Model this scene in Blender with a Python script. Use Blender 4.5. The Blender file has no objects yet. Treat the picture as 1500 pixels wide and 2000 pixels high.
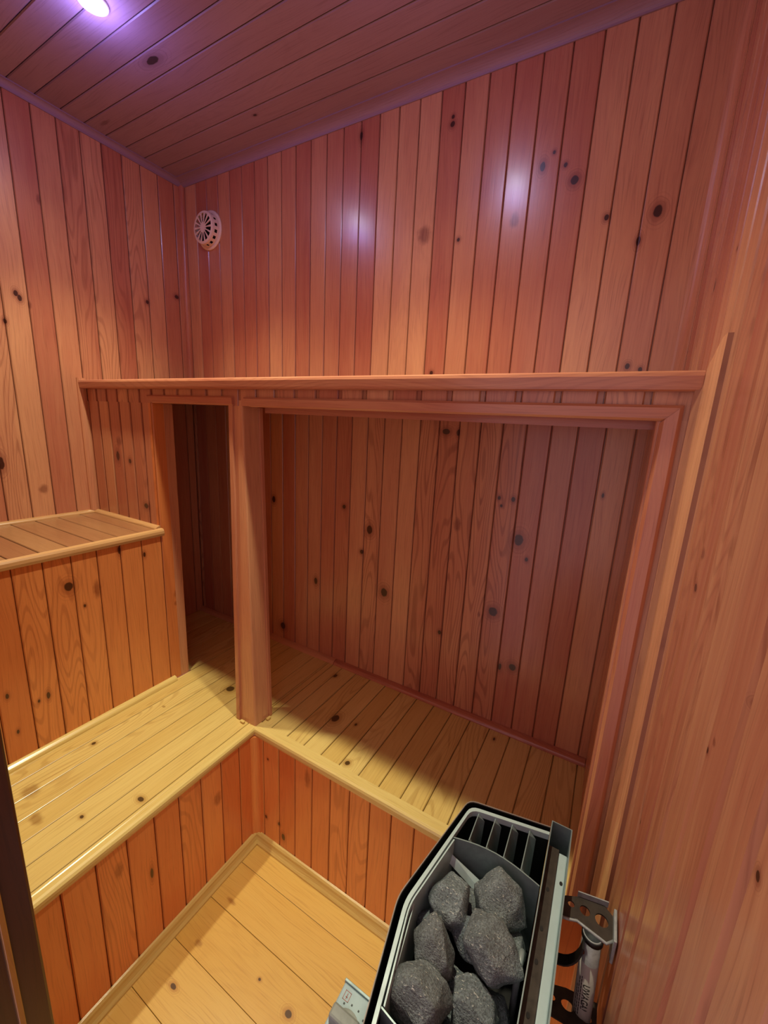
import bpy, bmesh, math, random
from mathutils import Vector, Matrix, noise
random.seed(7)
V = Vector
sc = bpy.context.scene
COL = sc.collection

# ------------------------------------------------------------------ camera, world, lamps, exposure
cam_d = bpy.data.cameras.new('camera'); cam = bpy.data.objects.new('camera', cam_d); COL.objects.link(cam)
cR = V((0.86591312, 0.49778396, 0.04904691)); cU = V((-0.14910837, 0.16328794, 0.97524548)); cF = V((-0.47745279, 0.85179116, -0.21561693))
m = Matrix((cR, cU, -cF)).transposed().to_4x4(); m.translation = V((0.8172806, -0.7302771, 1.3615349))
cam.matrix_world = m
cam_d.sensor_fit = 'AUTO'; cam_d.sensor_width = 36; cam_d.lens = 785.524 / 2000 * 36; cam_d.clip_start = 0.01
sc.camera = cam
sc.view_settings.view_transform = 'Standard'; sc.view_settings.look = 'None'
sc.cycles.max_bounces = 16; sc.cycles.diffuse_bounces = 9
sc.view_settings.exposure = 0.32; sc.view_settings.gamma = 1; sc.view_settings.use_curve_mapping = False
w = bpy.data.worlds.new('world'); sc.world = w; w.use_nodes = True
w.node_tree.nodes['Background'].inputs[0].default_value = (0.34, 0.24, 0.27, 1)
w.node_tree.nodes['Background'].inputs[1].default_value = 2.0
BEAM = (38.0, 100, 1.0)     # narrow beam of each downlight: watts, cone in degrees, blend
WASH = (4.0, 122, .8)      # the wide wash round it
VIOLET_FILL_POWER = 1.25            # added violet fill light under each lamp, tints ceiling and dark zones mauve
LENS_EMIT = 130.0
LAMPS = [(-0.318, -0.118), (0.364, -0.10)]

FL = 0.04          # floor level
H = 2.227          # ceiling
XL, XR = -0.79, 0.918
YB, YF = 0.41, -0.61
HB = 0.45          # lower benches
HU = 0.997         # upper bench
A = 0.406          # riser under the upper bench
PITCH = 0.0625

KN = {}
KN['wall_back']=[(0.64, 1.933, 0.0106, 0.0122, 1), (0.564, 1.977, 0.0079, 0.0132, 1), (0.587, 2.001, 0.0043, 0.0053, 1), (0.616, 1.969, 0.0053, 0.0066, 1), (0.818, 1.837, 0.011, 0.0149, 1), (0.719, 1.842, 0.0061, 0.0079, 1), (0.79, 1.784, 0.0058, 0.012, 1), (0.262, 1.879, 0.02, 0.0231, 0.6), (0.365, 1.852, 0.0057, 0.0064, 1), (0.324, 2.142, 0.0053, 0.0058, 1), (0.324, 2.126, 0.008, 0.0087, 1), (0.51, 1.873, 0.0123, 0.0169, 0.4), (0.313, 1.512, 0.0065, 0.0074, 1), (0.81, 1.519, 0.0062, 0.0087, 1), (0.837, 1.511, 0.0051, 0.0072, 1), (0.04, 2.172, 0.0067, 0.0151, 1), (0.375, 1.346, 0.0144, 0.0106, 1), (0.412, 1.345, 0.0062, 0.0116, 1), (0.617, 1.059, 0.0152, 0.0213, 1), (0.644, 1.007, 0.0055, 0.0078, 1), (0.55, 1.171, 0.0057, 0.0076, 1), (0.558, 1.149, 0.0043, 0.0057, 1), (0.589, 1.172, 0.0069, 0.0094, 1), (0.805, 1.211, 0.0034, 0.0077, 1), (0.125, 1.002, 0.0142, 0.0191, 0.7), (0.096, 0.917, 0.0083, 0.0098, 1), (0.194, 0.79, 0.0157, 0.0197, 0.7), (0.569, 0.826, 0.0164, 0.0182, 0.9), (0.644, 0.668, 0.0129, 0.0138, 1), (0.608, 0.656, 0.0059, 0.0138, 0.8), (0.407, 0.706, 0.0068, 0.0095, 1), (0.016, 1.067, 0.0087, 0.0096, 1), (-0.106, 0.758, 0.0096, 0.0167, 1), (-0.276, 0.518, 0.016, 0.0182, 1), (-0.321, 1.048, 0.0108, 0.0164, 1), (0.434, 1.072, 0.0112, 0.0223, 0.4), (0.528, 0.805, 0.0046, 0.0101, 0.5)]
KN['wall_left']=[(-0.154, 1.683, 0.0069, 0.0107, 0.7), (-0.146, 1.672, 0.007, 0.0108, 0.7), (-0.188, 1.599, 0.0057, 0.009, 1), (0.242, 1.761, 0.0074, 0.0092, 0.8), (0.363, 1.811, 0.0104, 0.0093, 0.8), (-0.068, 1.962, 0.0058, 0.0133, 0.4), (-0.15, 1.096, 0.0124, 0.0152, 0.5), (-0.246, 1.186, 0.0095, 0.0245, 0.8), (-0.123, 1.658, 0.0049, 0.0113, 0.6)]
KN['part_left']=[(-0.475, 1.062, 0.0138, 0.011, 1), (-0.618, 1.212, 0.0123, 0.0203, 1), (-0.547, 1.201, 0.0087, 0.0099, 1), (-0.604, 1.26, 0.0152, 0.0165, 0.4)]
KN['riser_upper']=[(-0.263, 0.89, 0.0126, 0.0161, 0.9), (-0.231, 0.822, 0.0036, 0.006, 1), (-0.196, 0.86, 0.0102, 0.0273, 0.4), (-0.128, 0.958, 0.0056, 0.0157, 0.9), (-0.419, 0.651, 0.0045, 0.0093, 0.8), (-0.339, 0.604, 0.0052, 0.0132, 0.7), (-0.36, 0.6, 0.003, 0.006, 1), (-0.41, 0.542, 0.0037, 0.0079, 1), (0.039, 0.76, 0.0105, 0.0146, 0.4), (0.037, 0.727, 0.0087, 0.0094, 0.6), (-0.057, 0.926, 0.0046, 0.01, 0.8)]
KN['seat_left']=[(-0.116, -0.405, 0.0065, 0.0044, 1), (-0.049, -0.31, 0.0114, 0.0068, 0.9), (-0.194, -0.461, 0.0203, 0.0113, 0.45), (-0.288, -0.437, 0.024, 0.0179, 0.5), (-0.204, 0.081, 0.0181, 0.0171, 0.7), (-0.324, -0.283, 0.0064, 0.0067, 1), (-0.305, -0.092, 0.0068, 0.0043, 0.5)]
KN['seat_niche']=[(0.179, 0.163, 0.0143, 0.0197, 1), (0.308, 0.045, 0.009, 0.0093, 0.9), (-0.039, 0.166, 0.0168, 0.0156, 0.9), (0.247, 0.177, 0.0051, 0.0074, 1), (0.049, 0.338, 0.0085, 0.0124, 1), (0.628, 0.355, 0.0043, 0.0087, 1)]
KN['riser_left']=[(-0.392, 0.363, 0.0089, 0.0206, 0.5), (-0.325, 0.276, 0.0046, 0.0196, 0.7), (-0.137, 0.318, 0.0125, 0.0208, 0.3)]
KN['riser_niche']=[(0.042, 0.147, 0.0054, 0.0077, 1), (0.053, 0.365, 0.0036, 0.0047, 1), (0.113, 0.114, 0.0085, 0.0146, 0.7), (0.205, 0.381, 0.0095, 0.031, 0.3), (0.096, 0.152, 0.0052, 0.0075, 1)]
KN['floor']=[(-0.352, 0.1, 0.0056, 0.0108, 0.7), (-0.27, 0.079, 0.0066, 0.0119, 0.6), (-0.246, 0.362, 0.0083, 0.011, 0.7), (-0.238, 0.263, 0.0036, 0.0049, 0.7), (-0.164, 0.075, 0.0056, 0.0156, 0.5)]
KN['wall_right']=[(-0.18, 1.197, 0.0081, 0.006, 1), (-0.404, 1.192, 0.0032, 0.0029, 1), (-0.176, 1.237, 0.0113, 0.007, 0.4), (-0.476, 1.132, 0.0029, 0.0041, 0.7), (0.028, 1.615, 0.0044, 0.0036, 1), (0.177, 1.611, 0.0092, 0.0092, 0.8), (-0.352, 1.115, 0.0018, 0.0019, 1), (-0.173, 0.862, 0.0025, 0.0032, 1), (-0.362, 1.13, 0.0024, 0.0036, 0.6)]
KN['ceiling']=[(0.031, -0.345, 0.0113, 0.0282, 0.8), (0.098, -0.707, 0.0062, 0.0256, 0.5), (0.28, -0.251, 0.0044, 0.0075, 1)]


# ------------------------------------------------------------------ materials
def srgb(h):
    c = [int(h[i:i+2], 16) / 255 for i in (0, 2, 4)]
    return tuple((x / 12.92 if x <= .04045 else ((x + .055) / 1.055) ** 2.4) for x in c) + (1,)

class N:
    def __init__(s, name):
        s.m = bpy.data.materials.new(name); s.m.use_nodes = True; s.t = s.m.node_tree
        s.b = s.t.nodes['Principled BSDF']
    def n(s, typ, ins=None, **props):
        nd = s.t.nodes.new(typ)
        for k, v in props.items(): setattr(nd, k, v)
        for k, v in (ins or {}).items():
            if isinstance(v, bpy.types.NodeSocket): s.t.links.new(v, nd.inputs[k])
            else: nd.inputs[k].default_value = v
        return nd
    def math(s, op, a, b=0.0, c=None, clamp=False):
        ins = {0: a, 1: b}
        if c is not None: ins[2] = c
        return s.n('ShaderNodeMath', ins, operation=op, use_clamp=clamp).outputs[0]
    def mr(s, v, a, b, c=0.0, d=1.0, smooth=True):
        return s.n('ShaderNodeMapRange', {0: v, 1: a, 2: b, 3: c, 4: d}, interpolation_type='SMOOTHSTEP' if smooth else 'LINEAR').outputs[0]
    def mix(s, f, a, b, mode='MIX'):
        nd = s.n('ShaderNodeMix', None, data_type='RGBA', blend_type=mode)
        for i, v in ((0, f), (6, a), (7, b)):
            if isinstance(v, bpy.types.NodeSocket): s.t.links.new(v, nd.inputs[i])
            else: nd.inputs[i].default_value = v
        return nd.outputs[2]
    def noise(s, vec, scale, detail=2.0, rough=.5):
        return s.n('ShaderNodeTexNoise', {'Vector': vec, 'Scale': scale, 'Detail': detail, 'Roughness': rough}).outputs[0]
    def xyz(s, x, y, z):
        return s.n('ShaderNodeCombineXYZ', {0: x, 1: y, 2: z}).outputs[0]

def wood(name, light, mid, dark, knots=(), rough=.33, coat=.35, streak=.5, cath=.3, mottle=.25, groove=.5):
    s = N(name)
    uv = s.n('ShaderNodeUVMap', uv_map='UVMap').outputs[0]
    sep = s.n('ShaderNodeSeparateXYZ', {0: uv}); u, v = sep.outputs[0], sep.outputs[1]
    rnd = s.n('ShaderNodeAttribute', attribute_name='rnd').outputs[2]
    ru = s.math('MULTIPLY', rnd, 37.0); rv = s.math('MULTIPLY', rnd, 91.0)
    # distance to the knots that sit on this surface
    D = None; DF = None
    wob = s.n('ShaderNodeTexNoise', {'Vector': uv, 'Scale': 70.0, 'Detail': 2.0}).outputs[0]
    core = None; halo = None
    for (ku, kv, a, b, dk) in knots:
        vec = s.n('ShaderNodeVectorMath', {0: uv, 1: (-ku, -kv, 0)}, operation='ADD').outputs[0]
        vec = s.n('ShaderNodeVectorMath', {0: vec, 1: (1 / max(a * .8, .0028), 1 / max(b * .8, .0028), 0)}, operation='MULTIPLY').outputs[0]
        d = s.n('ShaderNodeVectorMath', {0: vec}, operation='LENGTH').outputs[1]
        if dk < .65: DF = d if DF is None else s.math('MINIMUM', DF, d)
        else: D = d if D is None else s.math('MINIMUM', D, d)
    # grain: long streaks along v
    warp = s.noise(s.xyz(s.math('MULTIPLY_ADD', u, 9.0, ru), s.math('MULTIPLY_ADD', v, 2.2, rv), 0.0), 1.0, 2.0)
    uw = s.math('MULTIPLY_ADD', warp, 0.05, u)
    st1 = s.noise(s.xyz(s.math('MULTIPLY_ADD', uw, 95.0, ru), s.math('MULTIPLY_ADD', v, 3.0, rv), rnd), 1.0, 4.0, .6)
    st2 = s.noise(s.xyz(s.math('MULTIPLY_ADD', uw, 420.0, ru), s.math('MULTIPLY_ADD', v, 9.0, rv), rnd), 1.0, 3.0, .6)
    # cathedral rings, strong on some of the boards only
    ph = s.noise(s.xyz(s.math('MULTIPLY_ADD', u, 13.0, ru), s.math('MULTIPLY_ADD', v, 1.6, rv), 3.0), 1.0, 1.0, .4)
    ring = s.math('SINE', s.math('MULTIPLY_ADD', ph, 130.0, s.math('MULTIPLY', u, 160.0)))
    ring = s.mr(ring, 0.1, 1.0)
    sel = s.mr(s.math('FRACT', s.math('MULTIPLY', rnd, 7.31)), .62, .9, .10, 1.0)
    ring = s.math('MULTIPLY', s.math('MULTIPLY', ring, sel), cath)
    mot = s.noise(s.xyz(s.math('MULTIPLY_ADD', u, 16.0, ru), s.math('MULTIPLY_ADD', v, 3.0, rv), 7.0), 1.0, 2.0)
    tone = s.math('FRACT', s.math('MULTIPLY', rnd, 13.7))
    f = s.math('MULTIPLY_ADD', tone, .62, s.math('MULTIPLY_ADD', mot, mottle * 2, -mottle))
    f = s.math('MULTIPLY_ADD', st1, streak, s.math('ADD', f, -streak / 2 + .20), clamp=True)
    col = s.mix(f, light, mid)
    g = s.mr(st2, .48, .75, 0, .35)
    g = s.math('ADD', g, ring, clamp=True)
    col = s.mix(g, col, dark)
    if D is not None:
        dd = s.math('ADD', D, s.math('MULTIPLY_ADD', wob, .5, -.25))
        hal = s.mr(dd, 2.6, .9, 0, .55)
        rings = s.math('MULTIPLY', s.mr(s.math('SINE', s.math('MULTIPLY', dd, 9.0)), 0, 1, 0, .5), s.mr(dd, 3.6, 1.2))
        col = s.mix(s.math('MAXIMUM', hal, rings), col, dark)
        kc = tuple(c * .15 for c in dark[:3]) + (1,)
        col = s.mix(s.mr(dd, 1.08, .82, 0, .92), col, kc)
    if DF is not None:
        dd = s.math('ADD', DF, s.math('MULTIPLY_ADD', wob, .9, -.45))
        fa = s.math('MULTIPLY', s.mr(dd, 1.7, .5, 0, .75), s.math('MULTIPLY_ADD', st2, .9, .4), clamp=True)
        col = s.mix(fa, col, tuple(c * .8 for c in dark[:3]) + (1,))
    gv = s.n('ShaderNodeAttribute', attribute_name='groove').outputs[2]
    col = s.mix(s.math('MULTIPLY', gv, groove), col, tuple(c * .45 for c in dark[:3]) + (1,))  # groove faces darker: pooled varnish plus shade put into the colour
    s.t.links.new(col, s.b.inputs['Base Color'])
    rr = s.math('MULTIPLY_ADD', st1, .12, rough - .06)
    s.t.links.new(rr, s.b.inputs['Roughness'])
    s.b.inputs['Coat Weight'].default_value = coat; s.b.inputs['Coat Roughness'].default_value = .2
    bump = s.n('ShaderNodeBump', {'Strength': .10, 'Distance': .001, 'Height': s.math('ADD', st2, s.math('MULTIPLY', st1, .6))})
    s.t.links.new(bump.outputs[0], s.b.inputs['Normal'])
    return s.m

def plain(name, col, rough=.5, metal=0.0, noise_amt=0.0, scale=60, spec=.5, col2=None):
    s = N(name)
    s.b.inputs['Roughness'].default_value = rough; s.b.inputs['Metallic'].default_value = metal
    s.b.inputs['Specular IOR Level'].default_value = spec
    tc = s.n('ShaderNodeTexCoord').outputs['Object']
    nz = s.noise(tc, scale, 4.0, .6)
    c2 = col2 or tuple(c * (1 - noise_amt) for c in col[:3]) + (1,)
    s.t.links.new(s.mix(s.mr(nz, .35, .7), col, c2), s.b.inputs['Base Color'])
    s.t.links.new(s.mr(nz, .2, .8, max(rough - .08, .02), min(rough + .08, 1)), s.b.inputs['Roughness'])
    return s.m

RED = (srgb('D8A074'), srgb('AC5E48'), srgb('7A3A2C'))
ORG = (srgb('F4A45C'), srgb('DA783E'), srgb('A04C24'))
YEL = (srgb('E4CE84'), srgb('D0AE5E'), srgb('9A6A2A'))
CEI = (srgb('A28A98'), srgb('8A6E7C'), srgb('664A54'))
SH  = dict(streak=.5)
def red(k=None, **kw): return wood('varnished_pine_' + (k or 'plain'), *RED, knots=KN.get(k, ()), **kw)
M = {}
M['back'] = red('wall_back', cath=.42, coat=.4); M['left'] = red('wall_left'); M['right'] = wood('varnished_pine_wall_right', *RED, knots=KN['wall_right'], streak=1.1, cath=.25, groove=.4)
M['partL'] = red('part_left'); M['trim'] = wood('pine_moulding', *RED, streak=.7, cath=.15, rough=.3)
M['red'] = red()
M['post'] = wood('pine_post', *RED, streak=.6, cath=.2)
M['riserU'] = wood('pine_riser_upper', srgb('EEA05C'), srgb('CC743E'), srgb('944824'), knots=KN['riser_upper'])
M['riserL'] = wood('pine_riser_left', *ORG, knots=KN['riser_left'])
M['riserN'] = wood('pine_riser_niche', *ORG, knots=KN['riser_niche'])
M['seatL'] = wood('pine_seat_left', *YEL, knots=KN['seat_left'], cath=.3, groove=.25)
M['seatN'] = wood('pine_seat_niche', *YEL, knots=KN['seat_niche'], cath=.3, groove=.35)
M['seatU'] = wood('pine_seat_upper', srgb('A87E54'), srgb('92603E'), srgb('6C3E28'), cath=.3)
M['nose'] = wood('pine_nosing', *YEL, streak=.7, cath=.1, rough=.28)
M['orgtrim'] = wood('pine_bead_orange', *ORG, streak=.5, cath=.1)
M['nose2'] = wood('pine_nosing_tan', srgb('C89C68'), srgb('AC7C4C'), srgb('84522C'), streak=.7, cath=.1, rough=.3)
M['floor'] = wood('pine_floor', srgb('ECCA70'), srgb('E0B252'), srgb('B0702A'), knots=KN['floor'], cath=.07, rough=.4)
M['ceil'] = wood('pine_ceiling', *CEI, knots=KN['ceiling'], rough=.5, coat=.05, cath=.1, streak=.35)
M['jamb'] = wood('shaded_dark_pine', srgb('4A2614'), srgb('331608'), srgb('1C0A04'), cath=.2)  # dark wood; shade of facing away from the lamps is in the colour
M['gold'] = wood('jamb_seal_strip', srgb('A8742E'), srgb('8A5A22'), srgb('5A3412'), cath=.1)

# ------------------------------------------------------------------ mesh helpers
def finish(name, bm, mat, parent=None, smooth=False):
    me = bpy.data.meshes.new(name)
    bmesh.ops.recalc_face_normals(bm, faces=bm.faces)
    bm.to_mesh(me); bm.free()
    if isinstance(mat, (list, tuple)):
        for x in mat: me.materials.append(x)
    else: me.materials.append(mat)
    if smooth:
        for p_ in me.polygons: p_.use_smooth = True
    o = bpy.data.objects.new(name, me); COL.objects.link(o)
    if parent: o.parent = parent; o.matrix_parent_inverse = parent.matrix_world.inverted()
    return o

def newbm():
    bm = bmesh.new(); bm.loops.layers.uv.new('UVMap'); bm.faces.layers.float.new('rnd'); bm.faces.layers.float.new('groove'); return bm

def sweep(bm, prof, O, L, Aa, Bb, ms=0.0, me=0.0, rnd=None, closed=True, uv0=0.0, mb=(0.0, 0.0)):
    """prism: profile points (a,b) on axes Aa,Bb swept from O along L; ms/me shift each end by a (mitre)"""
    O, L, Aa, Bb = V(O), V(L), V(Aa), V(Bb); ln = L.length; d = L / ln
    rnd = random.random() if rnd is None else rnd
    uvl = bm.loops.layers.uv['UVMap']; rl = bm.faces.layers.float['rnd']
    s_ = [bm.verts.new(O + Aa * a + Bb * b + d * (ms * a + mb[0] * b)) for a, b in prof]
    e_ = [bm.verts.new(O + L + Aa * a + Bb * b + d * (me * a + mb[1] * b)) for a, b in prof]
    n = len(prof); per = [0.0]
    for i in range(n):
        p, q = prof[i], prof[(i + 1) % n]; per.append(per[-1] + math.hypot(q[0] - p[0], q[1] - p[1]))
    for i in range(n if closed else n - 1):
        j = (i + 1) % n
        f = bm.faces.new((s_[i], s_[j], e_[j], e_[i])); f[rl] = rnd
        for lp, (x, y) in zip(f.loops, ((per[i], 0), (per[i + 1], 0), (per[i + 1], ln), (per[i], ln))): lp[uvl].uv = (x + uv0, y + rnd * 5)
    if closed:
        for vs in (s_[::-1], e_):
            f = bm.faces.new(vs); f[rl] = rnd
            for lp in f.loops: lp[uvl].uv = ((lp.vert.co - O).dot(Aa), (lp.vert.co - O).dot(Bb))

def boards(bm, uax, vax, nax, O, u0, u1, v0, v1, phase=0.0, pitch=PITCH, gap=.0016, cham=.0022, th=.012, back=.004, recess=None, ext=0.0, rnds={}):
    """tongue-and-groove boards: surface through O, boards run along vax; UV = metres in (u,v)"""
    uax, vax, nax, O = V(uax), V(vax), V(nax), V(O)
    uvl = bm.loops.layers.uv['UVMap']; rl = bm.faces.layers.float['rnd']
    k = math.floor((u0 - phase) / pitch)
    def P(u, v, n): return bm.verts.new(O + uax * u + vax * v + nax * n)
    gl = bm.faces.layers.float['groove']
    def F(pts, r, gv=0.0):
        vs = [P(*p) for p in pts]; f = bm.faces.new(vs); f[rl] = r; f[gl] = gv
        for lp, p in zip(f.loops, pts): lp[uvl].uv = (p[0], p[1])
    while phase + k * pitch < u1 - 1e-6:
        a = max(phase + k * pitch, u0); b = min(phase + (k + 1) * pitch, u1)
        kk = k; k += 1
        if b - a < .003: continue
        r = rnds.get(kk, random.random()); g = gap / 2; jit = random.uniform(-.0004, .0003)
        rb = (recess or 0)
        pr = [(a + g, -th + back), (a + g, -cham * .9), (a + g + cham, jit), (b - g - cham - rb, jit), (b - g - rb, -cham * .9)]
        if rb: pr += [(b - g - rb, -.0035), (b - g, -.0035)]
        pr += [(b - g, -th + back)]
        for i_, (p, q) in enumerate(zip(pr, pr[1:])):
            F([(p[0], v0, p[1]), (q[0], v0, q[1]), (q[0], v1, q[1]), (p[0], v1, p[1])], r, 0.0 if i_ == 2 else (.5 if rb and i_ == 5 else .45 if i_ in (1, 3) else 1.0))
        for vv in (v0, v1): F([(p[0], vv, p[1]) for p in pr], r)
    # tongue layer + backing as one slab
    lo, hi = -th - .006, -th + back + .001
    u0, u1, v0, v1 = u0 - ext, u1 + ext, v0 - ext, v1 + ext
    c = [(u0, v0), (u1, v0), (u1, v1), (u0, v1)]
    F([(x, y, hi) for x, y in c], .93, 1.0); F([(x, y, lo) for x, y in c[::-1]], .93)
    for i in range(4):
        (x, y), (x2, y2) = c[i], c[(i + 1) % 4]
        F([(x, y, hi), (x2, y2, hi), (x2, y2, lo), (x, y, lo)], .93)

def panel(name, mat, *a, parent=None, **k):
    bm = newbm()
    segs = a[0] if isinstance(a[0], list) else [a]
    for s_ in segs: boards(bm, *s_, **k)
    return finish(name, bm, mat, parent)

def stick(name, mat, prof, O, L, Aa, Bb, parent=None, smooth=False, **k):
    bm = newbm(); sweep(bm, prof, O, L, Aa, Bb, **k); return finish(name, bm, mat, parent, smooth)

def quarter(r, r2=None, n=7):        # convex quarter round in the corner (0,0)
    r2 = r2 or r
    return [(0, 0)] + [(r * math.cos(t), r2 * math.sin(t)) for t in [math.pi / 2 * i / n for i in range(n + 1)]]
def cove(r, r2=None, n=7, lip=.003):  # concave quarter
    r2 = r2 or r
    return [(0, 0), (r, 0), (r, lip)] + [(r - (r - lip) * math.sin(t), r2 - (r2 - lip) * math.cos(t)) for t in [math.pi / 2 * i / n for i in range(1, n)]] + [(lip, r2), (0, r2)]
def rounded(w_, h_, c=.003):          # flat lath with eased outer edges, a in 0..w, b in 0..h
    return [(0, 0), (w_, 0), (w_, h_ - c), (w_ - c * .3, h_ - c * .3), (w_ - c, h_), (c, h_), (c * .3, h_ - c * .3), (0, h_ - c)]

def tag(o, label, cat, group=None):
    o['label'] = label; o['category'] = cat
    if group: o['group'] = group
    return o
def structure(o): o['kind'] = 'structure'; return o
def empty(name, loc, label, cat, group=None):
    o = bpy.data.objects.new(name, None); o.empty_display_size = .05; o.location = loc; COL.objects.link(o)
    o.matrix_world = Matrix.Translation(loc)
    return tag(o, label, cat, group)

def rbox(bm, x0, x1, y0, y1, z0, z1, bev=0.0, seg=2):
    vs = [bm.verts.new((x, y, z)) for x in (x0, x1) for y in (y0, y1) for z in (z0, z1)]
    fs = [bm.faces.new([vs[i] for i in q]) for q in ((0, 1, 3, 2), (4, 6, 7, 5), (0, 4, 5, 1), (2, 3, 7, 6), (0, 2, 6, 4), (1, 5, 7, 3))]
    if bev:
        bmesh.ops.recalc_face_normals(bm, faces=fs)
        es = list({e for f in fs for e in f.edges}); bmesh.ops.bevel(bm, geom=es, offset=bev, segments=seg, affect='EDGES', profile=.5)

X, Y, Z = (1, 0, 0), (0, 1, 0), (0, 0, 1)
nX, nY, nZ = (-1, 0, 0), (0, -1, 0), (0, 0, -1)

# ------------------------------------------------------------------ the room shell
YW = -0.76
up = {}
for k in range(-14, 16):
    q = random.random()
    while (q * 7.31) % 1 > .6: q = random.random()
    up[k] = q
up.update({1: .0735, 2: .146, 3: .0738, 5: .03, 0: .29, 10: .0737, 11: .147})
bm = newbm()
boards(bm, X, Z, nY, (0, YB, 0), XL, XR, FL, 1.40, phase=.0395, ext=.014, rnds={6: .4036, 7: .5404, 4: .4037, 8: .2668, 3: .0735, 9: .29})
boards(bm, X, Z, nY, (0, YB, 0), XL, XR, 1.40, H, phase=.0395, ext=.014, rnds=up)
structure(finish('wall_back', bm, M['back']))
structure(panel('wall_left', M['left'], Y, Z, X, (XL, 0, 0), YF, YB, FL, H, phase=.0, ext=.014))
structure(panel('wall_right', M['right'], Y, Z, nX, (XR, 0, 0), YW, YB, FL, H, phase=.013, pitch=.0595, gap=.004, cham=.0045, ext=.014))
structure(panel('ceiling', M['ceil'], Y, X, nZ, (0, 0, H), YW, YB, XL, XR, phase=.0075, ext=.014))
structure(panel('floor', M['floor'], Y, X, Z, (0, 0, FL), YW, 0, 0, XR, phase=.03, pitch=.108, gap=.0008, cham=.0006))
# front wall with the doorway the picture is taken from
structure(panel('wall_front', M['red'], [(X, Z, Y, (0, YF, 0), XL, .262, FL, H), (X, Z, Y, (0, YF, 0), .262, XR, 2.02, H)], phase=.0395))
bm = newbm()
sweep(bm, rounded(.15, .038, .003), (.262, YF + .003, FL), (0, 0, 1.98), nY, X, rnd=.3)
sweep(bm, rounded(.15, .03, .003), (.262, YF + .003, 2.05), (XR - .262, 0, 0), nY, nZ, rnd=.5)
dr = structure(finish('door_1', bm, M['jamb']))
st_ = stick('door_seal', M['gold'], rounded(.006, .004, .001), (.3, YF - .022, FL), (0, 0, 1.97), nY, X, parent=dr)
bm = newbm(); sweep(bm, rounded(.05, .012, .002), (.3, YF - .05, FL), (0, 0, 1.97), nY, X, rnd=.8); finish('door_stop', bm, M['jamb'], dr)

# mouldings of the room
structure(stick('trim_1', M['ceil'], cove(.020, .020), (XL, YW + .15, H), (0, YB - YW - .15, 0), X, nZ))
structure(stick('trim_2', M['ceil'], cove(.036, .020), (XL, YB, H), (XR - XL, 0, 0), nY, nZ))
structure(stick('trim_3', M['trim'], cove(.016), (XL, YB, 1.40), (0, 0, H - 1.41), X, nY))
structure(stick('trim_4', M['trim'], cove(.022), (XR, YB, 1.40), (0, 0, H - 1.41), nX, nY))
structure(stick('trim_5', M['ceil'], cove(.020), (XR, YW, H), (0, YB - YW, 0), nX, nZ))
BP = [(0, 0), (.019, 0), (.019, .006), (.013, .012), (.010, .020), (.009, .027), (.005, .032), (0, .033)]
structure(stick('baseboard_left', M['nose'], BP, (0, YF, FL), (0, -YF, 0), X, Z, me=-1))
structure(stick('baseboard_back', M['nose'], BP, (0, 0, FL), (XR, 0, 0), nY, Z, ms=1))

# ------------------------------------------------------------------ lower bench along the left side
b1 = empty('sauna_bench', (-.2, -.1, FL), 'long low pine bench running from the doorway along the left side, under the taller step', 'bench')
panel('seat', M['seatL'], [(X, Y, Z, (0, 0, HB), -A - .0, -.022, YF, YB), (X, Y, Z, (0, 0, HB), -.022, 0, 0, YB), (X, Y, Z, (0, 0, HB), XL, -A, .075, YB)], parent=b1, phase=-.0295, gap=.0014, cham=.0014)
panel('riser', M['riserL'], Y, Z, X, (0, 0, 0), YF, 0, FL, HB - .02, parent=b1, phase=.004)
NP = [(-.026, -.018), (-.026, 0), (-.021, 0), (-.019, -.001), (-.017, 0.0005), (-.006, .001), (0, 0), (.004, -.004), (.005, -.010), (.004, -.017), (.001, -.023), (-.008, -.024)]
stick('nosing', M['nose'], NP, (0, YF, HB), (0, -YF, 0), X, Z, parent=b1, me=-1)
stick('back_moulding', M['nose'], quarter(.017, .014), (-A, YF, HB), (0, -YF + .012, 0), X, Z, parent=b1)
stick('corner_bead', M['orgtrim'], cove(.020), (0, 0, FL + .03), (0, 0, HB - FL - .055), X, nY, parent=b1)

# ------------------------------------------------------------------ bench inside the big alcove
b2 = empty('sauna_bench', (.43, .2, FL), 'low pine bench set into the wide alcove, half in shadow, behind the stone heater', 'bench')
panel('seat', M['seatN'], X, Y, Z, (0, 0, HB), 0, .876, .026, YB, parent=b2, phase=.042, gap=.0018, cham=.0018)
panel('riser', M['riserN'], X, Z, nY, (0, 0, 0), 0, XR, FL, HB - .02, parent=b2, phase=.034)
stick('nosing', M['nose'], [(-.027, -.018), (-.027, 0), (-.002, .001), (.003, -.002), (.005, -.008), (.005, -.018), (.002, -.026), (-.006, -.026)], (0, 0, HB), (.888, 0, 0), nY, Z, parent=b2, ms=1)
stick('back_moulding', M['trim'], quarter(.022, .014), (.002, YB, HB), (.870, 0, 0), nY, Z, parent=b2)
stick('niche_moulding', M['trim'], quarter(.022, .014), (XL, YB, HB), (-XL, 0, 0), nY, Z, parent=b1)

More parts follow.
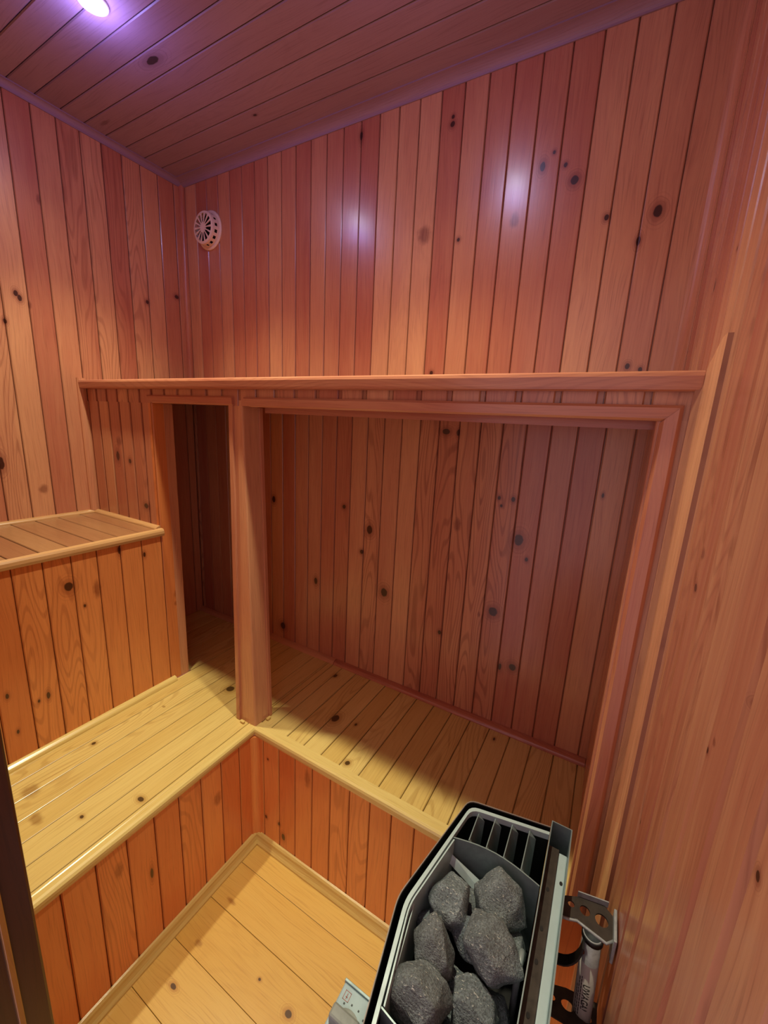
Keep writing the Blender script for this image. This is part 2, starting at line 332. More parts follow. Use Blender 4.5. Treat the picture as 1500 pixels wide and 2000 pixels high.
# ------------------------------------------------------------------ upper bench (tall step) on the left
b3 = empty('sauna_bench', (-.6, -.3, FL), 'tall upper pine bench at the far left, above the long low one', 'bench')
panel('seat', M['seatU'], Y, X, Z, (0, 0, HU), YF, 0, XL, -A + .004, parent=b3, phase=0, gap=.0018, cham=.0018)
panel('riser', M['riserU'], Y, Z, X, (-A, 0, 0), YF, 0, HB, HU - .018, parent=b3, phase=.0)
stick('nosing', M['nose2'], [(-.004, -.020), (-.004, .000), (.002, .003), (.005, .0015), (.007, .003), (.013, .001), (.016, -.004), (.017, -.012), (.014, -.020), (.004, -.023)], (-A, YF, HU), (0, -YF + .002, 0), X, Z, parent=b3, me=0)
stick('wall_moulding', M['nose2'], quarter(.014, .010), (XL, YF, HU), (0, -YF, 0), X, Z, parent=b3)
stick('end_moulding', M['nose2'], quarter(.016, .010), (XL, 0, HU), (-A - XL, 0, 0), nY, Z, parent=b3)

# ------------------------------------------------------------------ alcove partition: header, post, casings, ledge
pt = empty('alcove_partition', (.1, 0, HB), 'pine-boarded partition with a narrow and a wide opening and a ledge along its top', 'partition')
ZO, ZR = 1.386, 1.43
panel('header_boards', M['red'], X, Z, nY, (0, 0, 0), XL, XR, ZO, 1.437, parent=pt, phase=.0385, recess=.008)
panel('side_boards', M['partL'], X, Z, nY, (0, 0, 0), XL, -A - .002, HU, ZO, parent=pt, phase=.0435, recess=.006)
panel('jamb_boards', M['red'], X, Z, nY, (0, 0, 0), .872, XR, HB, ZO, parent=pt, phase=.85, pitch=.07)
panel('side_panel', M['red'], Y, Z, nX, (.873, 0, 0), .0, YB, HB, ZO, parent=pt, phase=.0)
panel('side_reveal', M['riserU'], Y, Z, X, (-A, 0, 0), .0, .066, HB, ZO, parent=pt, phase=0)
bm = newbm(); sweep(bm, rounded(XR - XL, .03, .001), (XL, .006, 1.416), (0, YB - .006, 0), X, Z, rnd=.2)
finish('ledge', bm, M['red'], pt)
panel('soffit_boards', M['red'], Y, X, nZ, (0, 0, ZO + .012), .018, YB, XL, .873, parent=pt, phase=.0)
# back face of the narrow side section
bm = newbm(); sweep(bm, rounded(-A - XL, .03, .001), (XL, .036, HB), (0, 0, ZO - HB), X, Y, rnd=.6); finish('side_lining', bm, M['red'], pt)
# top rail: eased lath with a rounded top edge
RP = [(-.008, -.026), (.014, -.026), (.018, -.024), (.0195, -.020), (.0205, -.006), (.019, -.001), (.015, .0015), (.006, .002), (-.008, 0)]
stick('top_rail', M['trim'], RP, (XL, 0, 1.4515), (XR - XL - .012, 0, 0), nY, Z, parent=pt)
# casings
CP = [(0, 0), (.023, 0), (.0225, .004), (.019, .0075), (.004, .009), (0, .006)]
stick('casing', M['trim'], CP, (-A - .012, 0, ZO + .023), (.372, 0, 0), nZ, nY, parent=pt, ms=1)
stick('casing', M['trim'], CP, (-.006, 0, ZO + .021), (.898, 0, 0), nZ, nY, parent=pt, me=-1, ms=1)
stick('casing', M['trim'], [(0, 0), (.026, 0), (.0255, .004), (.021, .009), (.005, .010), (0, .006)], (.892, 0, HB), (0, 0, ZO + .021 - HB), nX, nY, parent=pt, me=-1)
stick('casing', M['trim'], rounded(.016, .012, .002), (.0, .06, 1.372), (.873, 0, 0), Z, Y, parent=pt)
stick('jamb_lath', M['trim'], rounded(.018, .012, .003), (.874, .0, HB), (0, 0, ZO - HB), Y, nX, parent=pt)
# post with its corner towards the room
bm = newbm()
uvl = bm.loops.layers.uv['UVMap']; rl = bm.faces.layers.float['rnd']
def post_ring(z, ax, ay, bx, by):
    c = .004
    return [V((ax, by, z)), V((ax, ay, z)), V((bx - c, ay, z)), V((bx - c * .3, ay + c * .3, z)), V((bx, ay + c, z)), V((bx, by, z))]
r0 = post_ring(HB, -.066, .003, .0, .062); r1 = post_ring(1.4, -.052, .003, -.022, .062)
v0 = [bm.verts.new(p) for p in r0]; v1 = [bm.verts.new(p) for p in r1]; per = 0
for i in range(6):
    j = (i + 1) % 6; f = bm.faces.new((v0[i], v0[j], v1[j], v1[i])); f[rl] = .152; d = (r0[i] - r0[j]).length
    for lp, q in zip(f.loops, ((per, 0), (per + d, 0), (per + d, .95), (per, .95))): lp[uvl].uv = q
    per += d
bm.faces.new(v0[::-1]); bm.faces.new(v1)
post = finish('post', bm, M['post'], pt)
bm = newbm(); sweep(bm, rounded(.015, .006, .0015), (-.076, .003, HB + .002), (.010, 0, ZO + .018 - HB), X, nY, rnd=.4)
finish('post_lath', bm, M['trim'], pt)
bm = newbm(); sweep(bm, rounded(.012, .005, .0015), (.0, .056, HB + .002), (-.021, 0, ZO - HB - .004), Y, X, rnd=.7)
finish('post_lath', bm, M['trim'], pt)
for (x, y, ax) in ((-.046, -.002, X), (.006, .046, Y)):
    bm = newbm()
    for i in range(3):
        sweep(bm, rounded(.0045, .008, .001), V((x, y, HB)) + V((0, 0, 0.003)) + V(ax) * (i * .0048 - .006), (0, 0, .001 + .003), V(ax), V(nY if ax == X else X), rnd=.9)
    finish('post_wedge', bm, M['nose'], pt)

# vertical mouldings either end of the partition
structure(stick('trim_6', M['trim'], [(0, 0), (.013, 0), (.013, .009), (.010, .018), (.006, .022), (0, .022)], (XL, 0, HU + .008), (0, 0, 1.452 - HU), X, nY))
bm = newbm()
# wide flat moulding on the right wall with a swept top end
secs = [(0.0, 1.447), (.016, 1.4475), (.020, 1.448), (.042, 1.452), (.052, 1.457), (.060, 1.464), (.066, 1.473), (.070, 1.482), (.073, 1.486), (.082, 1.487)]
uvl = bm.loops.layers.uv['UVMap']; rl = bm.faces.layers.float['rnd']
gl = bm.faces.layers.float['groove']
def wide(z_of, zb):
    fr = []; 
    for (t, zt), h_ in zip(secs, (.019, .019, .0105, .0140, .0138, .0125, .0110, 0.0090, .0075, .0060)):
        fr.append((bm.verts.new((XR, -t, zb)), bm.verts.new((XR - h_, -t, zb)), bm.verts.new((XR - h_, -t, zt)), bm.verts.new((XR, -t, zt))))
    for a_, b_, (t1, _), (t2, _) in zip(fr, fr[1:], secs, secs[1:]):
        for i in range(4):
            j = (i + 1) % 4
            f = bm.faces.new((a_[i], a_[j], b_[j], b_[i])); f[rl] = .37
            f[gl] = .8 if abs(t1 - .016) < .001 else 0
            for lp in f.loops: lp[uvl].uv = (-lp.vert.co.y, lp.vert.co.z)
    for q in (fr[0], fr[-1]):
        f = bm.faces.new(q); f[rl] = .37; f[gl] = 1 if q is fr[-1] else 0  # outer end face coloured dark, a painted shadow edge
        for lp in f.loops: lp[uvl].uv = (-lp.vert.co.y, lp.vert.co.z)
wide(None, FL)
structure(finish('trim_7', bm, M['trim']))

# ------------------------------------------------------------------ ceiling downlights
lens_m = N('lamp_lens_glow'); lens_m.b.inputs['Emission Color'].default_value = (.86, .93, 1, 1); lens_m.b.inputs['Emission Strength'].default_value = LENS_EMIT
lens_m.b.inputs['Base Color'].default_value = (.9, .9, .9, 1)
white = plain('lamp_ring_white', srgb('D8D4CC'), .35, 0, .1)
LABS = ['lit round downlight in the ceiling boards above the left bench', 'round ceiling downlight out of frame, mirrored brighter on the back wall boards']
for (lx, ly), lab in zip(LAMPS, LABS):
    t = empty('ceiling_downlight', (lx, ly, H), lab, 'ceiling light', 'ceiling downlights')
    bm = newbm(); n = 40
    prof = [(.021, 0.0), (.021, -.004), (.024, -.006), (.030, -.004), (.032, 0.0)]
    rings = [[bm.verts.new((lx + r * math.cos(2 * math.pi * i / n), ly + r * math.sin(2 * math.pi * i / n), H + z)) for i in range(n)] for r, z in prof]
    for k in range(5):
        for i in range(n):
            bm.faces.new((rings[k][i], rings[k][(i + 1) % n], rings[(k + 1) % 5][(i + 1) % n], rings[(k + 1) % 5][i]))
    finish('lamp_ring', bm, white, t, True)
    bm = newbm()
    rr = [[bm.verts.new((lx + r * math.cos(2 * math.pi * i / n), ly + r * math.sin(2 * math.pi * i / n), H + z)) for i in range(n)] for r, z in ((.0212, -.001), (.018, -.004), (.010, -.006))]
    for k in range(2):
        for i in range(n): bm.faces.new((rr[k][i], rr[k][(i + 1) % n], rr[k + 1][(i + 1) % n], rr[k + 1][i]))
    bm.faces.new(rr[2]); bm.faces.new(rr[0][::-1])
    finish('lamp_lens', bm, lens_m.m, t, True)
    for nm, (pw, sz, bl), colr in (('downlight_beam', BEAM, (1.0, .93, .60)), ('downlight_wash', WASH, (1.0, .86, .78))):
        sd = bpy.data.lights.new(nm, 'SPOT'); sd.energy = pw; sd.spot_size = math.radians(sz); sd.spot_blend = bl
        sd.shadow_soft_size = .02; sd.color = colr
        so = bpy.data.objects.new(nm, sd); COL.objects.link(so); so.parent = t; so.location = (0, 0, -.035)
        if nm == 'downlight_wash': so.rotation_euler = (V((-.3, -.4, -1)) if lx < 0 else V((.02, .12, -1))).to_track_quat('-Z', 'Y').to_euler()
    pd = bpy.data.lights.new('violet_fill', 'POINT'); pd.energy = VIOLET_FILL_POWER; pd.shadow_soft_size = .03; pd.color = (.36, .31, 1.0)  # added mauve fill light, no separate lamp here
    po = bpy.data.objects.new('violet_fill', pd); COL.objects.link(po); po.parent = t; po.location = (0, 0, -.05)

# ------------------------------------------------------------------ round vent
vent_m = plain('vent_plastic', srgb('E6CDBB'), .45, 0, .08)
dark_m = plain('vent_duct_dark', srgb('0C0605'), .8)
vc = V((-.634, YB, 2.037))
vt = empty('air_vent', vc, 'round cream slotted vent high on the back wall near the left corner', 'vent')
def vp(r, a, h): return vc + V((r * math.cos(a), -h, r * math.sin(a)))
bm = newbm(); n = 64
fl = [(.066, .0), (.067, .003), (.064, .006), (.055, .008), (.0545, .0)]
rg = [[bm.verts.new(vp(r, 2 * math.pi * i / n, h)) for i in range(n)] for r, h in fl]
for k in range(5):
    for i in range(n): bm.faces.new((rg[k][i], rg[k][(i + 1) % n], rg[(k + 1) % 5][(i + 1) % n], rg[(k + 1) % 5][i]))
finish('flange', bm, vent_m, vt, True)
def shell(name, grid, skip, mat, thick_):
    bm = newbm(); vs = [[bm.verts.new(p) for p in row] for row in grid]; n = len(grid[0])
    for k in range(len(grid) - 1):
        for i in range(n):
            if not skip(k, i): bm.faces.new((vs[k][i], vs[k][(i + 1) % n], vs[k + 1][(i + 1) % n], vs[k + 1][i]))
    o = finish(name, bm, mat, vt); md = o.modifiers.new('thickness', 'SOLIDIFY'); md.thickness = thick_; md.offset = 0; return o
n = 14 * 6
shell('grille_face', [[vp(r, 2 * math.pi * (i + .5) / n, .032 if r < .05 else .030) for i in range(n)] for r in (.0005, .011, .017, .046, .051, .0535)],
      lambda k, i: (k == 2 and (i % 6) in (0, 1, 2, 3)) or (k == 1 and (i % 6) == 1), vent_m, .002)
n = 16 * 4
shell('grille_side', [[vp(r, 2 * math.pi * i / n, h) for i in range(n)] for r, h in ((.0535, .030), (.0545, .023), (.0555, .012), (.056, .006))],
      lambda k, i: k == 1 and (i % 4) in (0, 1), vent_m, .002)
bm = newbm(); bm.faces.new([bm.verts.new(vp(.0535, 2 * math.pi * i / 40, .004)) for i in range(40)])
ob = finish('duct', bm, dark_m, vt); md = ob.modifiers.new('thickness', 'SOLIDIFY'); md.thickness = .003

# ------------------------------------------------------------------ sauna heater
HZ = 0.72
steel = plain('zinc_sheet', srgb('94A6A6'), .42, .55, .22, 45)
steel_l = plain('light_grey_enamel', srgb('B4C8C8'), .45, .25, .12, 30)
black = plain('black_enamel', srgb('0E0D0D'), .5, .1, .25)
browny = plain('brown_stained_steel', srgb('40372F'), .6, .35, .3, 80)
browny2 = plain('shell_edge_grey', srgb('8A8078'), .5, .2, .15)
galv = plain('galvanised_steel', srgb('A8AEAE'), .5, .3, .25, 120)
ht = empty('sauna_heater', (.74, -.33, FL), 'black and grey electric sauna heater full of stones beside the right wall', 'heater')
CY = -.33
def outline(d, xb=.816):          # plan of the shell, shrunk by d
    return [(xb, CY + .222 - d), (.684 + d * .6, CY + .197 - d), (.646 + d, CY), (.684 + d * .6, CY - .197 + d), (xb, CY - .222 + d)]
def ring_wall(bm, o1, o2, z0, z1, closed=False):
    """vertical sheet between outlines o1 (outer) and o2 (inner)"""
    k = len(o1)
    lo1 = [bm.verts.new((x, y, z0)) for x, y in o1]; hi1 = [bm.verts.new((x, y, z1)) for x, y in o1]
    lo2 = [bm.verts.new((x, y, z0)) for x, y in o2]; hi2 = [bm.verts.new((x, y, z1)) for x, y in o2]
    for i in range(k if closed else k - 1):
        j = (i + 1) % k
        bm.faces.new((lo1[i], lo1[j], hi1[j], hi1[i])); bm.faces.new((lo2[j], lo2[i], hi2[i], hi2[j]))
        bm.faces.new((hi1[i], hi1[j], hi2[j], hi2[i])); bm.faces.new((lo1[j], lo1[i], lo2[i], lo2[j]))
    if not closed:
        for i in (0, k - 1): bm.faces.new((lo1[i], hi1[i], hi2[i], lo2[i]))
def smooth_poly(pts, r=.014, n=4):
    out = [pts[0]]
    for i in range(1, len(pts) - 1):
        p, c, q = V(pts[i - 1]), V(pts[i]), V(pts[i + 1]); a = c + (p - c).normalized() * r; b = c + (q - c).normalized() * r
        for k in range(n + 1):
            t = k / n; out.append(tuple((a * (1 - t) + c * t) * (1 - t) + (c * (1 - t) + b * t) * t))
    out.append(pts[-1]); return out
SO = lambda d: smooth_poly(outline(d))
bm = newbm(); ring_wall(bm, SO(0), SO(.0016), HZ - .48, HZ - .001); finish('outer_shell', bm, black, ht)
bm = newbm(); ring_wall(bm, SO(.010), SO(.0125), HZ - .46, HZ - .012)
finish('inner_shell', bm, black, ht)
bm = newbm(); ring_wall(bm, SO(-.0003), SO(.0011), HZ - .003, HZ + .0004); finish('shell_edge', bm, browny2, ht)
# grey rim lath round the open top
bm = newbm(); ring_wall(bm, SO(.0105), SO(.0160), HZ - .010, HZ + .0005); finish('top_rim', bm, steel_l, ht)
bm = newbm()
bin_o = lambda d: smooth_poly([(.668 + d, D1_), (.6465 + d, CY), (.666 + d, D2_)])
D1_, D2_ = CY + .118, CY - .104
ring_wall(bm, bin_o(.0165), bin_o(.0185), HZ - .12, HZ - .002); finish('liner', bm, steel_l, ht)
# bottom plate
bm = newbm(); f = bm.faces.new([bm.verts.new((x, y, HZ - .46)) for x, y in outline(.002)]); finish('base_plate', bm, black, ht)
# dividers with a bowed top edge
def divider(y, bow, name='divider'):
    bm = newbm(); n = 10; x0, x1 = .681, .815
    for s_ in (0, 1):
        pass
    top = []; 
    for i in range(n + 1):
        t = i / n; x = x0 + (x1 - x0) * t; yy = y + bow * math.sin(math.pi * t)
        top.append((x, yy))
    vs = []
    for (x, yy) in top:
        vs.append([bm.verts.new((x, yy - .0009, HZ - .13)), bm.verts.new((x, yy - .0009, HZ - .002)), bm.verts.new((x, yy + .0009, HZ - .002)), bm.verts.new((x, yy + .0009, HZ - .13))])
    for a_, b_ in zip(vs, vs[1:]):
        for i in range(4): bm.faces.new((a_[i], b_[i], b_[(i + 1) % 4], a_[(i + 1) % 4]))
    bm.faces.new(vs[0]); bm.faces.new(vs[-1][::-1])
    return finish(name, bm, steel, ht)
D1, D2 = CY + .120, CY - .106
divider(D1, .012); divider(D2, -.008)
# sloping light plate at the foot of the far divider and along the front of the bin
bm = newbm()
for q in ([(.684, D1 - .004, HZ - .03), (.80, D1 - .004, HZ - .075), (.80, D1 - .024, HZ - .085), (.684, D1 - .012, HZ - .04)],
          [(.666, CY + .02, HZ - .012), (.684, D2 + .006, HZ - .012), (.688, D2 + .006, HZ - .10), (.672, CY + .02, HZ - .10)],
          [(.666, CY + .02, HZ - .012), (.685, D1 - .006, HZ - .012), (.690, D1 - .006, HZ - .10), (.672, CY + .02, HZ - .10)]):
    bm.faces.new([bm.verts.new(p) for p in q])
o = finish('bin_lining', bm, steel_l, ht); md = o.modifiers.new('thickness', 'SOLIDIFY'); md.thickness = .0015
# curved air blades in the far and near end sections
def blade(x, ya, yb, name='air_blade'):
    bm = newbm(); n = 8; a_ = []
    for i in range(n + 1):
        t = i / n; y = ya + (yb - ya) * t
        bulge = .022 * math.sin(math.pi * t) ** .8
        a_.append((bm.verts.new((x - .0007, y, HZ - .003)), bm.verts.new((x + .0007, y, HZ - .003)), bm.verts.new((x + .011, y, HZ - .014 - bulge * 2.4)), bm.verts.new((x + .0095, y, HZ - .014 - bulge * 2.4))))
    for p_, q_ in zip(a_, a_[1:]):
        for i in range(4): bm.faces.new((p_[i], q_[i], q_[(i + 1) % 4], p_[(i + 1) % 4]))
    bm.faces.new(a_[0]); bm.faces.new(a_[-1][::-1])
    return finish(name, bm, steel, ht)
for i, x in enumerate((.706, .733, .760, .787)):
    yend = CY + .197 + (x - .684) / .132 * .025 - .017
    blade(x, D1 + .012 * math.sin(math.pi * (x - .668) / .147) + .001, yend)
    blade(x, D2 - .009, CY * 2 - yend)
for s_ in (1, -1):
    bm = newbm(); rbox(bm, .69, .81, min(CY + s_ * .21, CY + s_ * .12), max(CY + s_ * .21, CY + s_ * .12), HZ - .33, HZ - .325); finish('section_floor', bm, black, ht)
# heating elements looping up beside the stones
def tube(bm, pts, r, n=10, cap=True):
    pts = [V(p) for p in pts]; prev = None; rings = []
    up = V((0, 0, 1))
    for i, p_ in enumerate(pts):
        d = (pts[min(i + 1, len(pts) - 1)] - pts[max(i - 1, 0)]).normalized()
        a_ = d.cross(up if abs(d.z) < .95 else V((0, 1, 0))).normalized(); b_ = d.cross(a_)
        if prev and prev.dot(a_) < 0: a_ = -a_; b_ = -b_
        prev = a_
        rings.append([bm.verts.new(p_ + a_ * r * math.cos(2 * math.pi * k / n) + b_ * r * math.sin(2 * math.pi * k / n)) for k in range(n)])
    for a_, b_ in zip(rings, rings[1:]):
        for k in range(n): bm.faces.new((a_[k], a_[(k + 1) % n], b_[(k + 1) % n], b_[k]))
    if cap: bm.faces.new(rings[0][::-1]); bm.faces.new(rings[-1])
elem = plain('element_grey', srgb('A8B0B0'), .4, .4, .2)
for ye in (CY + .045, CY - .075):
    bm = newbm(); tube(bm, [(.808, ye - .018, HZ - .2), (.808, ye - .018, HZ - .06)] + [(.808, ye - .018 * math.cos(t), HZ - .06 + .02 * math.sin(t)) for t in [math.pi * i / 10 for i in range(1, 10)]] + [(.808, ye + .018, HZ - .06), (.808, ye + .018, HZ - .2)], .004)
    finish('heating_element', bm, elem, ht, True)
# U-shaped back channel rising a little above the rim
bm = newbm(); y0, y1 = CY - .222, CY + .232
rbox(bm, .8165, .818, y0, y1, HZ - .46, HZ + .004)
rbox(bm, .8465, .848, y0, y1, HZ - .46, HZ + .004)
rbox(bm, .818, .8465, y1 - .0015, y1, HZ - .46, HZ + .004)
finish('back_channel', bm, steel, ht)
bm = newbm(); rbox(bm, .818, .8335, y0, y1 - .032, HZ - .022, HZ - .012); finish('channel_lath', bm, browny, ht)
bm = newbm(); rbox(bm, .8335, .8465, y0, y1 - .034, HZ - .024, HZ - .014, .002, 3); finish('channel_plate', bm, steel_l, ht)
bm = newbm(); rbox(bm, .818, .8465, y0, y1 - .0015, HZ - .060, HZ - .056); finish('channel_floor', bm, black, ht)
hole = plain('hole_dark', srgb('1A1614'), .8)
for (hx, hy, hz) in [(.826, CY + s_, -.0119) for s_ in (.13, .075, .035, -.02, -.09)] + [(.842, CY + .15, -.0139)]:
    bm = newbm()
    vs = [bm.verts.new((hx + .0022 * math.cos(2 * math.pi * k / 14), hy + .0032 * math.sin(2 * math.pi * k / 14), HZ + hz)) for k in range(14)]
    g = bmesh.ops.extrude_face_region(bm, geom=[bm.faces.new(vs)]); bmesh.ops.translate(bm, verts=[e for e in g['geom'] if isinstance(e, bmesh.types.BMVert)], vec=(0, 0, .0004))
    finish('rivet_hole', bm, hole, ht)
# control box with a knob, low on the front
box_m = plain('control_panel_blue', srgb('9FB4B8'), .5, .1, .08)
grey_k = plain('knob_grey', srgb('8A8F86'), .5, 0, .15)
bm = newbm(); rbox(bm, .600, .676, -.52, -.385, .40, .598, .002); cb = finish('control_box', bm, box_m, ht)
bm = newbm(); rbox(bm, .599, .676, -.3855, -.382, .40, .600, .0006); finish('box_flange', bm, steel, cb)
bm = newbm()
tube(bm, [(.626, -.428, .597), (.626, -.428, .606)], .020, 28); finish('knob_base', bm, grey_k, cb)
bm = newbm(); rbox(bm, .606, .646, -.434, -.418, .605, .624, .003, 2); finish('knob', bm, grey_k, cb)
dot = plain('scale_print', srgb('3A4444'), .6)
for i in range(6):
    a_ = math.radians(12 + i * 22); bm = newbm(); cx, cy = .626 + .028 * math.cos(a_), -.428 + .028 * math.sin(a_)
    rbox(bm, cx - .001, cx + .001, cy - .001, cy + .001, .5978, .5984); finish('scale_mark', bm, dot, cb)
redp = plain('symbol_print', srgb('B07068'), .6)
bm = newbm()
for (a0, a1, c0, c1) in ((.606, .615, -.392, -.3914), (.606, .615, -.4016, -.401), (.606, .6066, -.4016, -.3914), (.6144, .615, -.4016, -.3914), (.609, .612, -.398, -.3972), (.6101, .6109, -.3996, -.3936)):
    rbox(bm, a0, a1, c0, c1, .5978, .5984)
finish('warning_symbol', bm, redp, cb)

# wall brackets: perforated horizontal plates behind the heater
def plate(name, poly, holes, z, t_, mat, parent):
    """polygon with round holes, extruded"""
    bm = newbm(); edges = []
    def loop(pts):
        vs = [bm.verts.new((x, y, z)) for x, y in pts]
        for i in range(len(vs)): edges.append(bm.edges.new((vs[i], vs[(i + 1) % len(vs)])))
    loop(poly)
    for (hx, hy, ra, rb) in holes: loop([(hx + ra * math.cos(-2 * math.pi * k / 20), hy + rb * math.sin(-2 * math.pi * k / 20)) for k in range(20)])
    bmesh.ops.triangle_fill(bm, use_beauty=True, edges=edges)
    fs = list(bm.faces)
    kill = [f for f in fs if any(((f.calc_center_median().x - hx) / ra) ** 2 + ((f.calc_center_median().y - hy) / rb) ** 2 < .9 for hx, hy, ra, rb in holes)]
    bmesh.ops.delete(bm, geom=kill, context='FACES')
    g = bmesh.ops.extrude_face_region(bm, geom=list(bm.faces)); bmesh.ops.translate(bm, verts=[e for e in g['geom'] if isinstance(e, bmesh.types.BMVert)], vec=(0, 0, t_))
    return finish(name, bm, mat, parent)
br = plate('wall_bracket', [(.848, -.181), (.872, -.169), (.900, -.163), (.912, -.172), (.9145, -.202), (.905, -.212), (.880, -.207), (.864, -.204), (.850, -.212)],
           [(.859, -.187, .0045, .0045), (.877, -.186, .0068, .0068), (.8985, -.1865, .0085, .0085)], .688, .0022, browny, ht)
bm = newbm(); sweep(bm, [(0, 0), (.0015, 0), (.0015, .010), (0, .010)], (.866, -.171, .6885), (.040, .008, 0), Y, Z); finish('bracket_lip', bm, galv, br)
bm = newbm(); tube(bm, [(.848, -.212, .690), (.858, -.2095, .690), (.868, -.2055, .690), (.880, -.208, .690), (.905, -.213, .690), (.913, -.205, .690)], .0019, 8); finish('bracket_rim', bm, galv, br, True)
bm = newbm(); rbox(bm, .9125, .9165, -.212, -.168, .660, .700, .001); finish('wall_tab', bm, galv, br)
# curved black brace
bm = newbm(); pts = []
for i in range(9):
    t = i / 8 * math.pi / 2; pts.append((.848 + .030 * math.sin(t) + .001, -.222 , .628 + .052 * (1 - math.cos(t))))
for a_, b_ in zip(pts, pts[1:]):
    d = V(b_) - V(a_); nn = V((-d.z, 0, d.x)).normalized()
    sweep(bm, [(-.0012, -.007), (.0012, -.007), (.0012, .007), (-.0012, .007)], V(a_) - d * .02, d * 1.05, nn, Y)
finish('brace', bm, black, ht)
br2 = plate('wall_bracket', [(.846, -.205), (.872, -.196), (.914, -.19), (.914, -.236), (.872, -.238), (.846, -.24)], [(.856, -.217, .004, .004), (.876, -.215, .0085, .0065), (.899, -.214, .009, .007)], .545, .0022, browny, ht)
# galvanised tube between heater and wall, with its sticker
TX, TY, TR = .8885, -.208, .0122
bm = newbm(); n = 28
zs = [.686, .40]
def tubewall(bm, x, y, r, z0, z1, t_=.0012, n=28, lean=(0, 0)):
    R_ = []
    for (rr_, z) in ((r, z0), (r, z1), (r - t_, z1), (r - t_, z0)):
        lx_, ly_ = lean[0] * (z1 - z) , lean[1] * (z1 - z)
        R_.append([bm.verts.new((x + lx_ + rr_ * math.cos(2 * math.pi * k / n), y + ly_ + rr_ * math.sin(2 * math.pi * k / n), z)) for k in range(n)])
    for i in range(4):
        for k in range(n): bm.faces.new((R_[i][k], R_[i][(k + 1) % n], R_[(i + 1) % 4][(k + 1) % n], R_[(i + 1) % 4][k]))
LEAN = (.045, -.0)
tubewall(bm, TX, TY, TR, .42, .688, lean=LEAN); tb = finish('support_tube', bm, galv, ht, True)
lab_m = plain('sticker_grey', srgb('B9B7AE'), .55, 0, .06); ink = plain('sticker_ink', srgb('26272A'), .6)
bm = newbm(); tubewall(bm, TX + LEAN[0] * .044, TY, TR + .0003, .46, .644, .0004, lean=LEAN); finish('warning_label', bm, lab_m, tb, True)
bm = newbm(); tubewall(bm, TX + .0004, TY, TR + .0015, .680, .6875, .001, lean=LEAN); finish('tube_collar', bm, black, tb, True)
# pin hole near the top of the tube
def on_tube(ang, z, off): return V((TX + LEAN[0] * (.688 - z) + (TR + off) * math.cos(ang), TY + (TR + off) * math.sin(ang), z))
FACE = math.radians(-112)      # direction in which the sticker faces the doorway
bm = newbm(); bm.faces.new([bm.verts.new(on_tube(FACE - .42 + .22 * math.cos(2 * math.pi * k / 14), .661 + .005 * math.sin(2 * math.pi * k / 14), .0006)) for k in range(14)])
finish('pin_hole', bm, plain('pin_hole_rust', srgb('7A3A1A'), .8), tb)
def tube_text(body, size, ang, ztop, name):
    cu = bpy.data.curves.new(name, 'FONT'); cu.body = body; cu.size = size; cu.extrude = 0; cu.offset = .0002; cu.resolution_u = 3
    tmp = bpy.data.objects.new(name, cu); COL.objects.link(tmp)
    dg = bpy.context.evaluated_depsgraph_get(); me = bpy.data.meshes.new_from_object(tmp.evaluated_get(dg)); COL.objects.unlink(tmp); bpy.data.objects.remove(tmp)
    for v_ in me.vertices:
        x, y = v_.co.x, v_.co.y
        v_.co = on_tube(ang + y / TR, ztop - x, .0009)
    me.materials.clear(); me.materials.append(ink)
    o = bpy.data.objects.new(name, me); COL.objects.link(o); o.parent = tb; o.matrix_parent_inverse = tb.matrix_world.inverted(); return o
tube_text('UWAGA!', .0115, FACE + .12, .612, 'label_lettering')
bm = newbm(); random.seed(3)
for row, (ang, z0, z1) in enumerate(((FACE - .12, .622, .555), (FACE - .34, .618, .55), (FACE - .55, .60, .552))):
    z = z0
    while z > z1:
        ln = random.uniform(.003, .007)
        bm.faces.new([bm.verts.new(on_tube(ang + da, zz, .0009)) for da, zz in ((0, z), (.09, z), (.09, z - ln), (0, z - ln))]); z -= ln + .0013
finish('label_small_print', bm, ink, tb)

# ------------------------------------------------------------------ heater stones
sm = N('sauna_stone')
tc = sm.n('ShaderNodeTexCoord').outputs['Object']
oi = sm.n('ShaderNodeObjectInfo').outputs['Random']
n1 = sm.noise(tc, 25.0, 4.0, .6)
mp = sm.n('ShaderNodeMapping', {'Vector': tc, 'Scale': (1.0, 2.6, 1.4), 'Rotation': (.5, .3, .9)}).outputs[0]
n2 = sm.noise(mp, 190.0, 3.0, .65); n3 = sm.noise(tc, 420.0, 2.0, .7)
c = sm.mix(sm.mr(n1, .3, .7), srgb('626E72'), srgb('8A979A'))
c = sm.mix(sm.mr(n3, .42, .62, 0, .6), c, srgb('33393C'))
c = sm.mix(sm.mr(n2, .60, .70, 0, .8), c, srgb('E2E4DA'))
c = sm.mix(sm.mr(n2, .34, .26, 0, .7), c, srgb('2C2E2F'))
c = sm.mix(sm.math('MULTIPLY', oi, .35), c, srgb('5C544C'))
sm.t.links.new(c, sm.b.inputs['Base Color']); sm.b.inputs['Roughness'].default_value = .75
bp = sm.n('ShaderNodeBump', {'Strength': .8, 'Distance': .003, 'Height': sm.math('ADD', n2, sm.math('MULTIPLY', n3, .7))})
sm.t.links.new(bp.outputs[0], sm.b.inputs['Normal'])
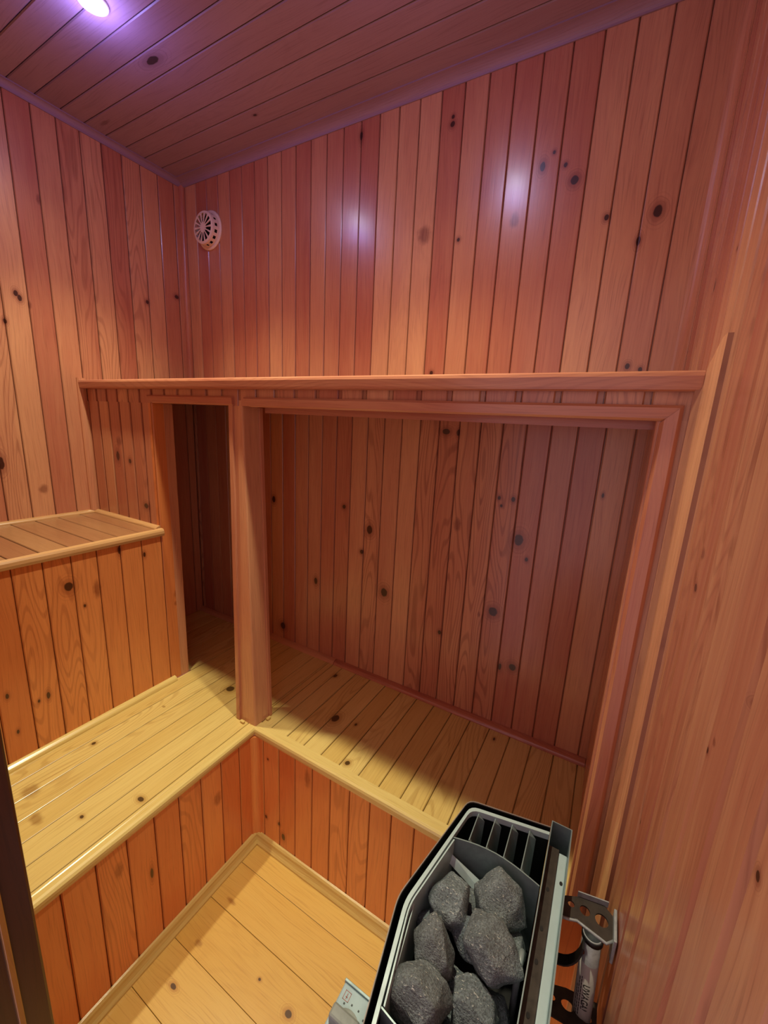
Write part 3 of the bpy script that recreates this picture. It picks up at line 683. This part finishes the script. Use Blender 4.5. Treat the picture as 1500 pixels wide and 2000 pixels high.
def stone(c, r, seed, sq, rot, label):
    random.seed(seed); bm = bmesh.new()
    for i in range(15):
        z = 1 - 2 * (i + .5) / 15; ph = i * 2.39996 + random.uniform(-.35, .35); rr_ = math.sqrt(1 - z * z)
        k = random.uniform(.86, 1.05)
        bm.verts.new((rr_ * math.cos(ph) * k, rr_ * math.sin(ph) * k, z * k))
    h = bmesh.ops.convex_hull(bm, input=bm.verts)
    bmesh.ops.bevel(bm, geom=list(bm.edges), offset=.07, segments=2, affect='EDGES', profile=.6)
    bmesh.ops.triangulate(bm, faces=bm.faces)
    for _ in range(2): bmesh.ops.subdivide_edges(bm, edges=[e for e in bm.edges if e.calc_length() > .16], cuts=1, use_grid_fill=True); bmesh.ops.triangulate(bm, faces=bm.faces)
    of = V((seed * 3.1, seed * 1.7, 0))
    for v_ in bm.verts:
        d = noise.noise(v_.co * 1.6 + of) * .08 + noise.noise(v_.co * 5 + of) * .05 + noise.noise(v_.co * 14 + of) * .016
        v_.co = v_.co * (1 + d)
    R_ = Matrix.Rotation(rot[2], 4, 'Z') @ Matrix.Rotation(rot[1], 4, 'Y') @ Matrix.Rotation(rot[0], 4, 'X')
    for v_ in bm.verts: v_.co = R_ @ V((v_.co.x * r * sq[0] * 1.06, v_.co.y * r * sq[1] * 1.06, v_.co.z * r * sq[2]))
    o = finish('heater_stone', bm, sm.m, None, True); o.location = c
    return tag(o, label, 'stone', 'stones in the heater')
ST = [((.707, -.278, .688), .036, 11, (.98, 1.0, .9), (.2, .1, .4), 'grey faceted stone in the far left corner of the heater bin'),
      ((.771, -.238, .684), .043, 22, (1.0, .92, .85), (.5, .3, .2), 'large pale-flecked stone in the far right corner of the heater bin'),
      ((.742, -.292, .670), .029, 5, (.9, 1.1, .9), (.1, .6, 1.0), 'small stone wedged low between the two far stones'),
      ((.708, -.342, .686), .033, 8, (.9, 1.15, .9), (.8, .1, .5), 'wedge-shaped stone at the left edge, halfway along the heater bin'),
      ((.773, -.305, .700), .041, 31, (1.0, 1.0, .85), (.1, .2, 1.9), 'biggest dark stone lying highest, at the middle right of the bin'),
      ((.711, -.392, .688), .040, 14, (.92, 1.1, .85), (.3, .5, 2.4), 'large stone at the near left of the bin beside the control box'),
      ((.768, -.362, .668), .036, 17, (1.0, 1.0, .8), (.6, .4, .3), 'low dark stone under the near end of the biggest stone'),
      ((.765, -.408, .684), .026, 19, (1.1, .9, .9), (.2, .9, .6), 'small stone at the near end of the bin, cut by the photo bottom'),
      ((.796, -.268, .655), .025, 23, (.8, 1.2, 1.0), (.1, .1, .1), 'narrow stone half hidden against the back channel'),
      ((.686, -.306, .660), .022, 29, (.8, 1.1, 1.0), (.3, .1, .9), 'thin stone peeping out below the far left stone'),
      ((.735, -.235, .645), .030, 41, (1, 1, .8), (0, .3, .3), 'buried stone under the two far stones'),
      ((.735, -.345, .640), .032, 43, (1, 1, .8), (.4, .3, .3), 'buried stone under the middle of the pile'),
      ((.735, -.405, .635), .030, 47, (1, 1, .8), (.1, .3, 1.3), 'buried stone under the near stones'),
      ((.790, -.335, .640), .025, 53, (1, 1, .8), (.1, .3, .3), 'buried stone beside the back channel')]
for s_ in ST: stone(*s_)
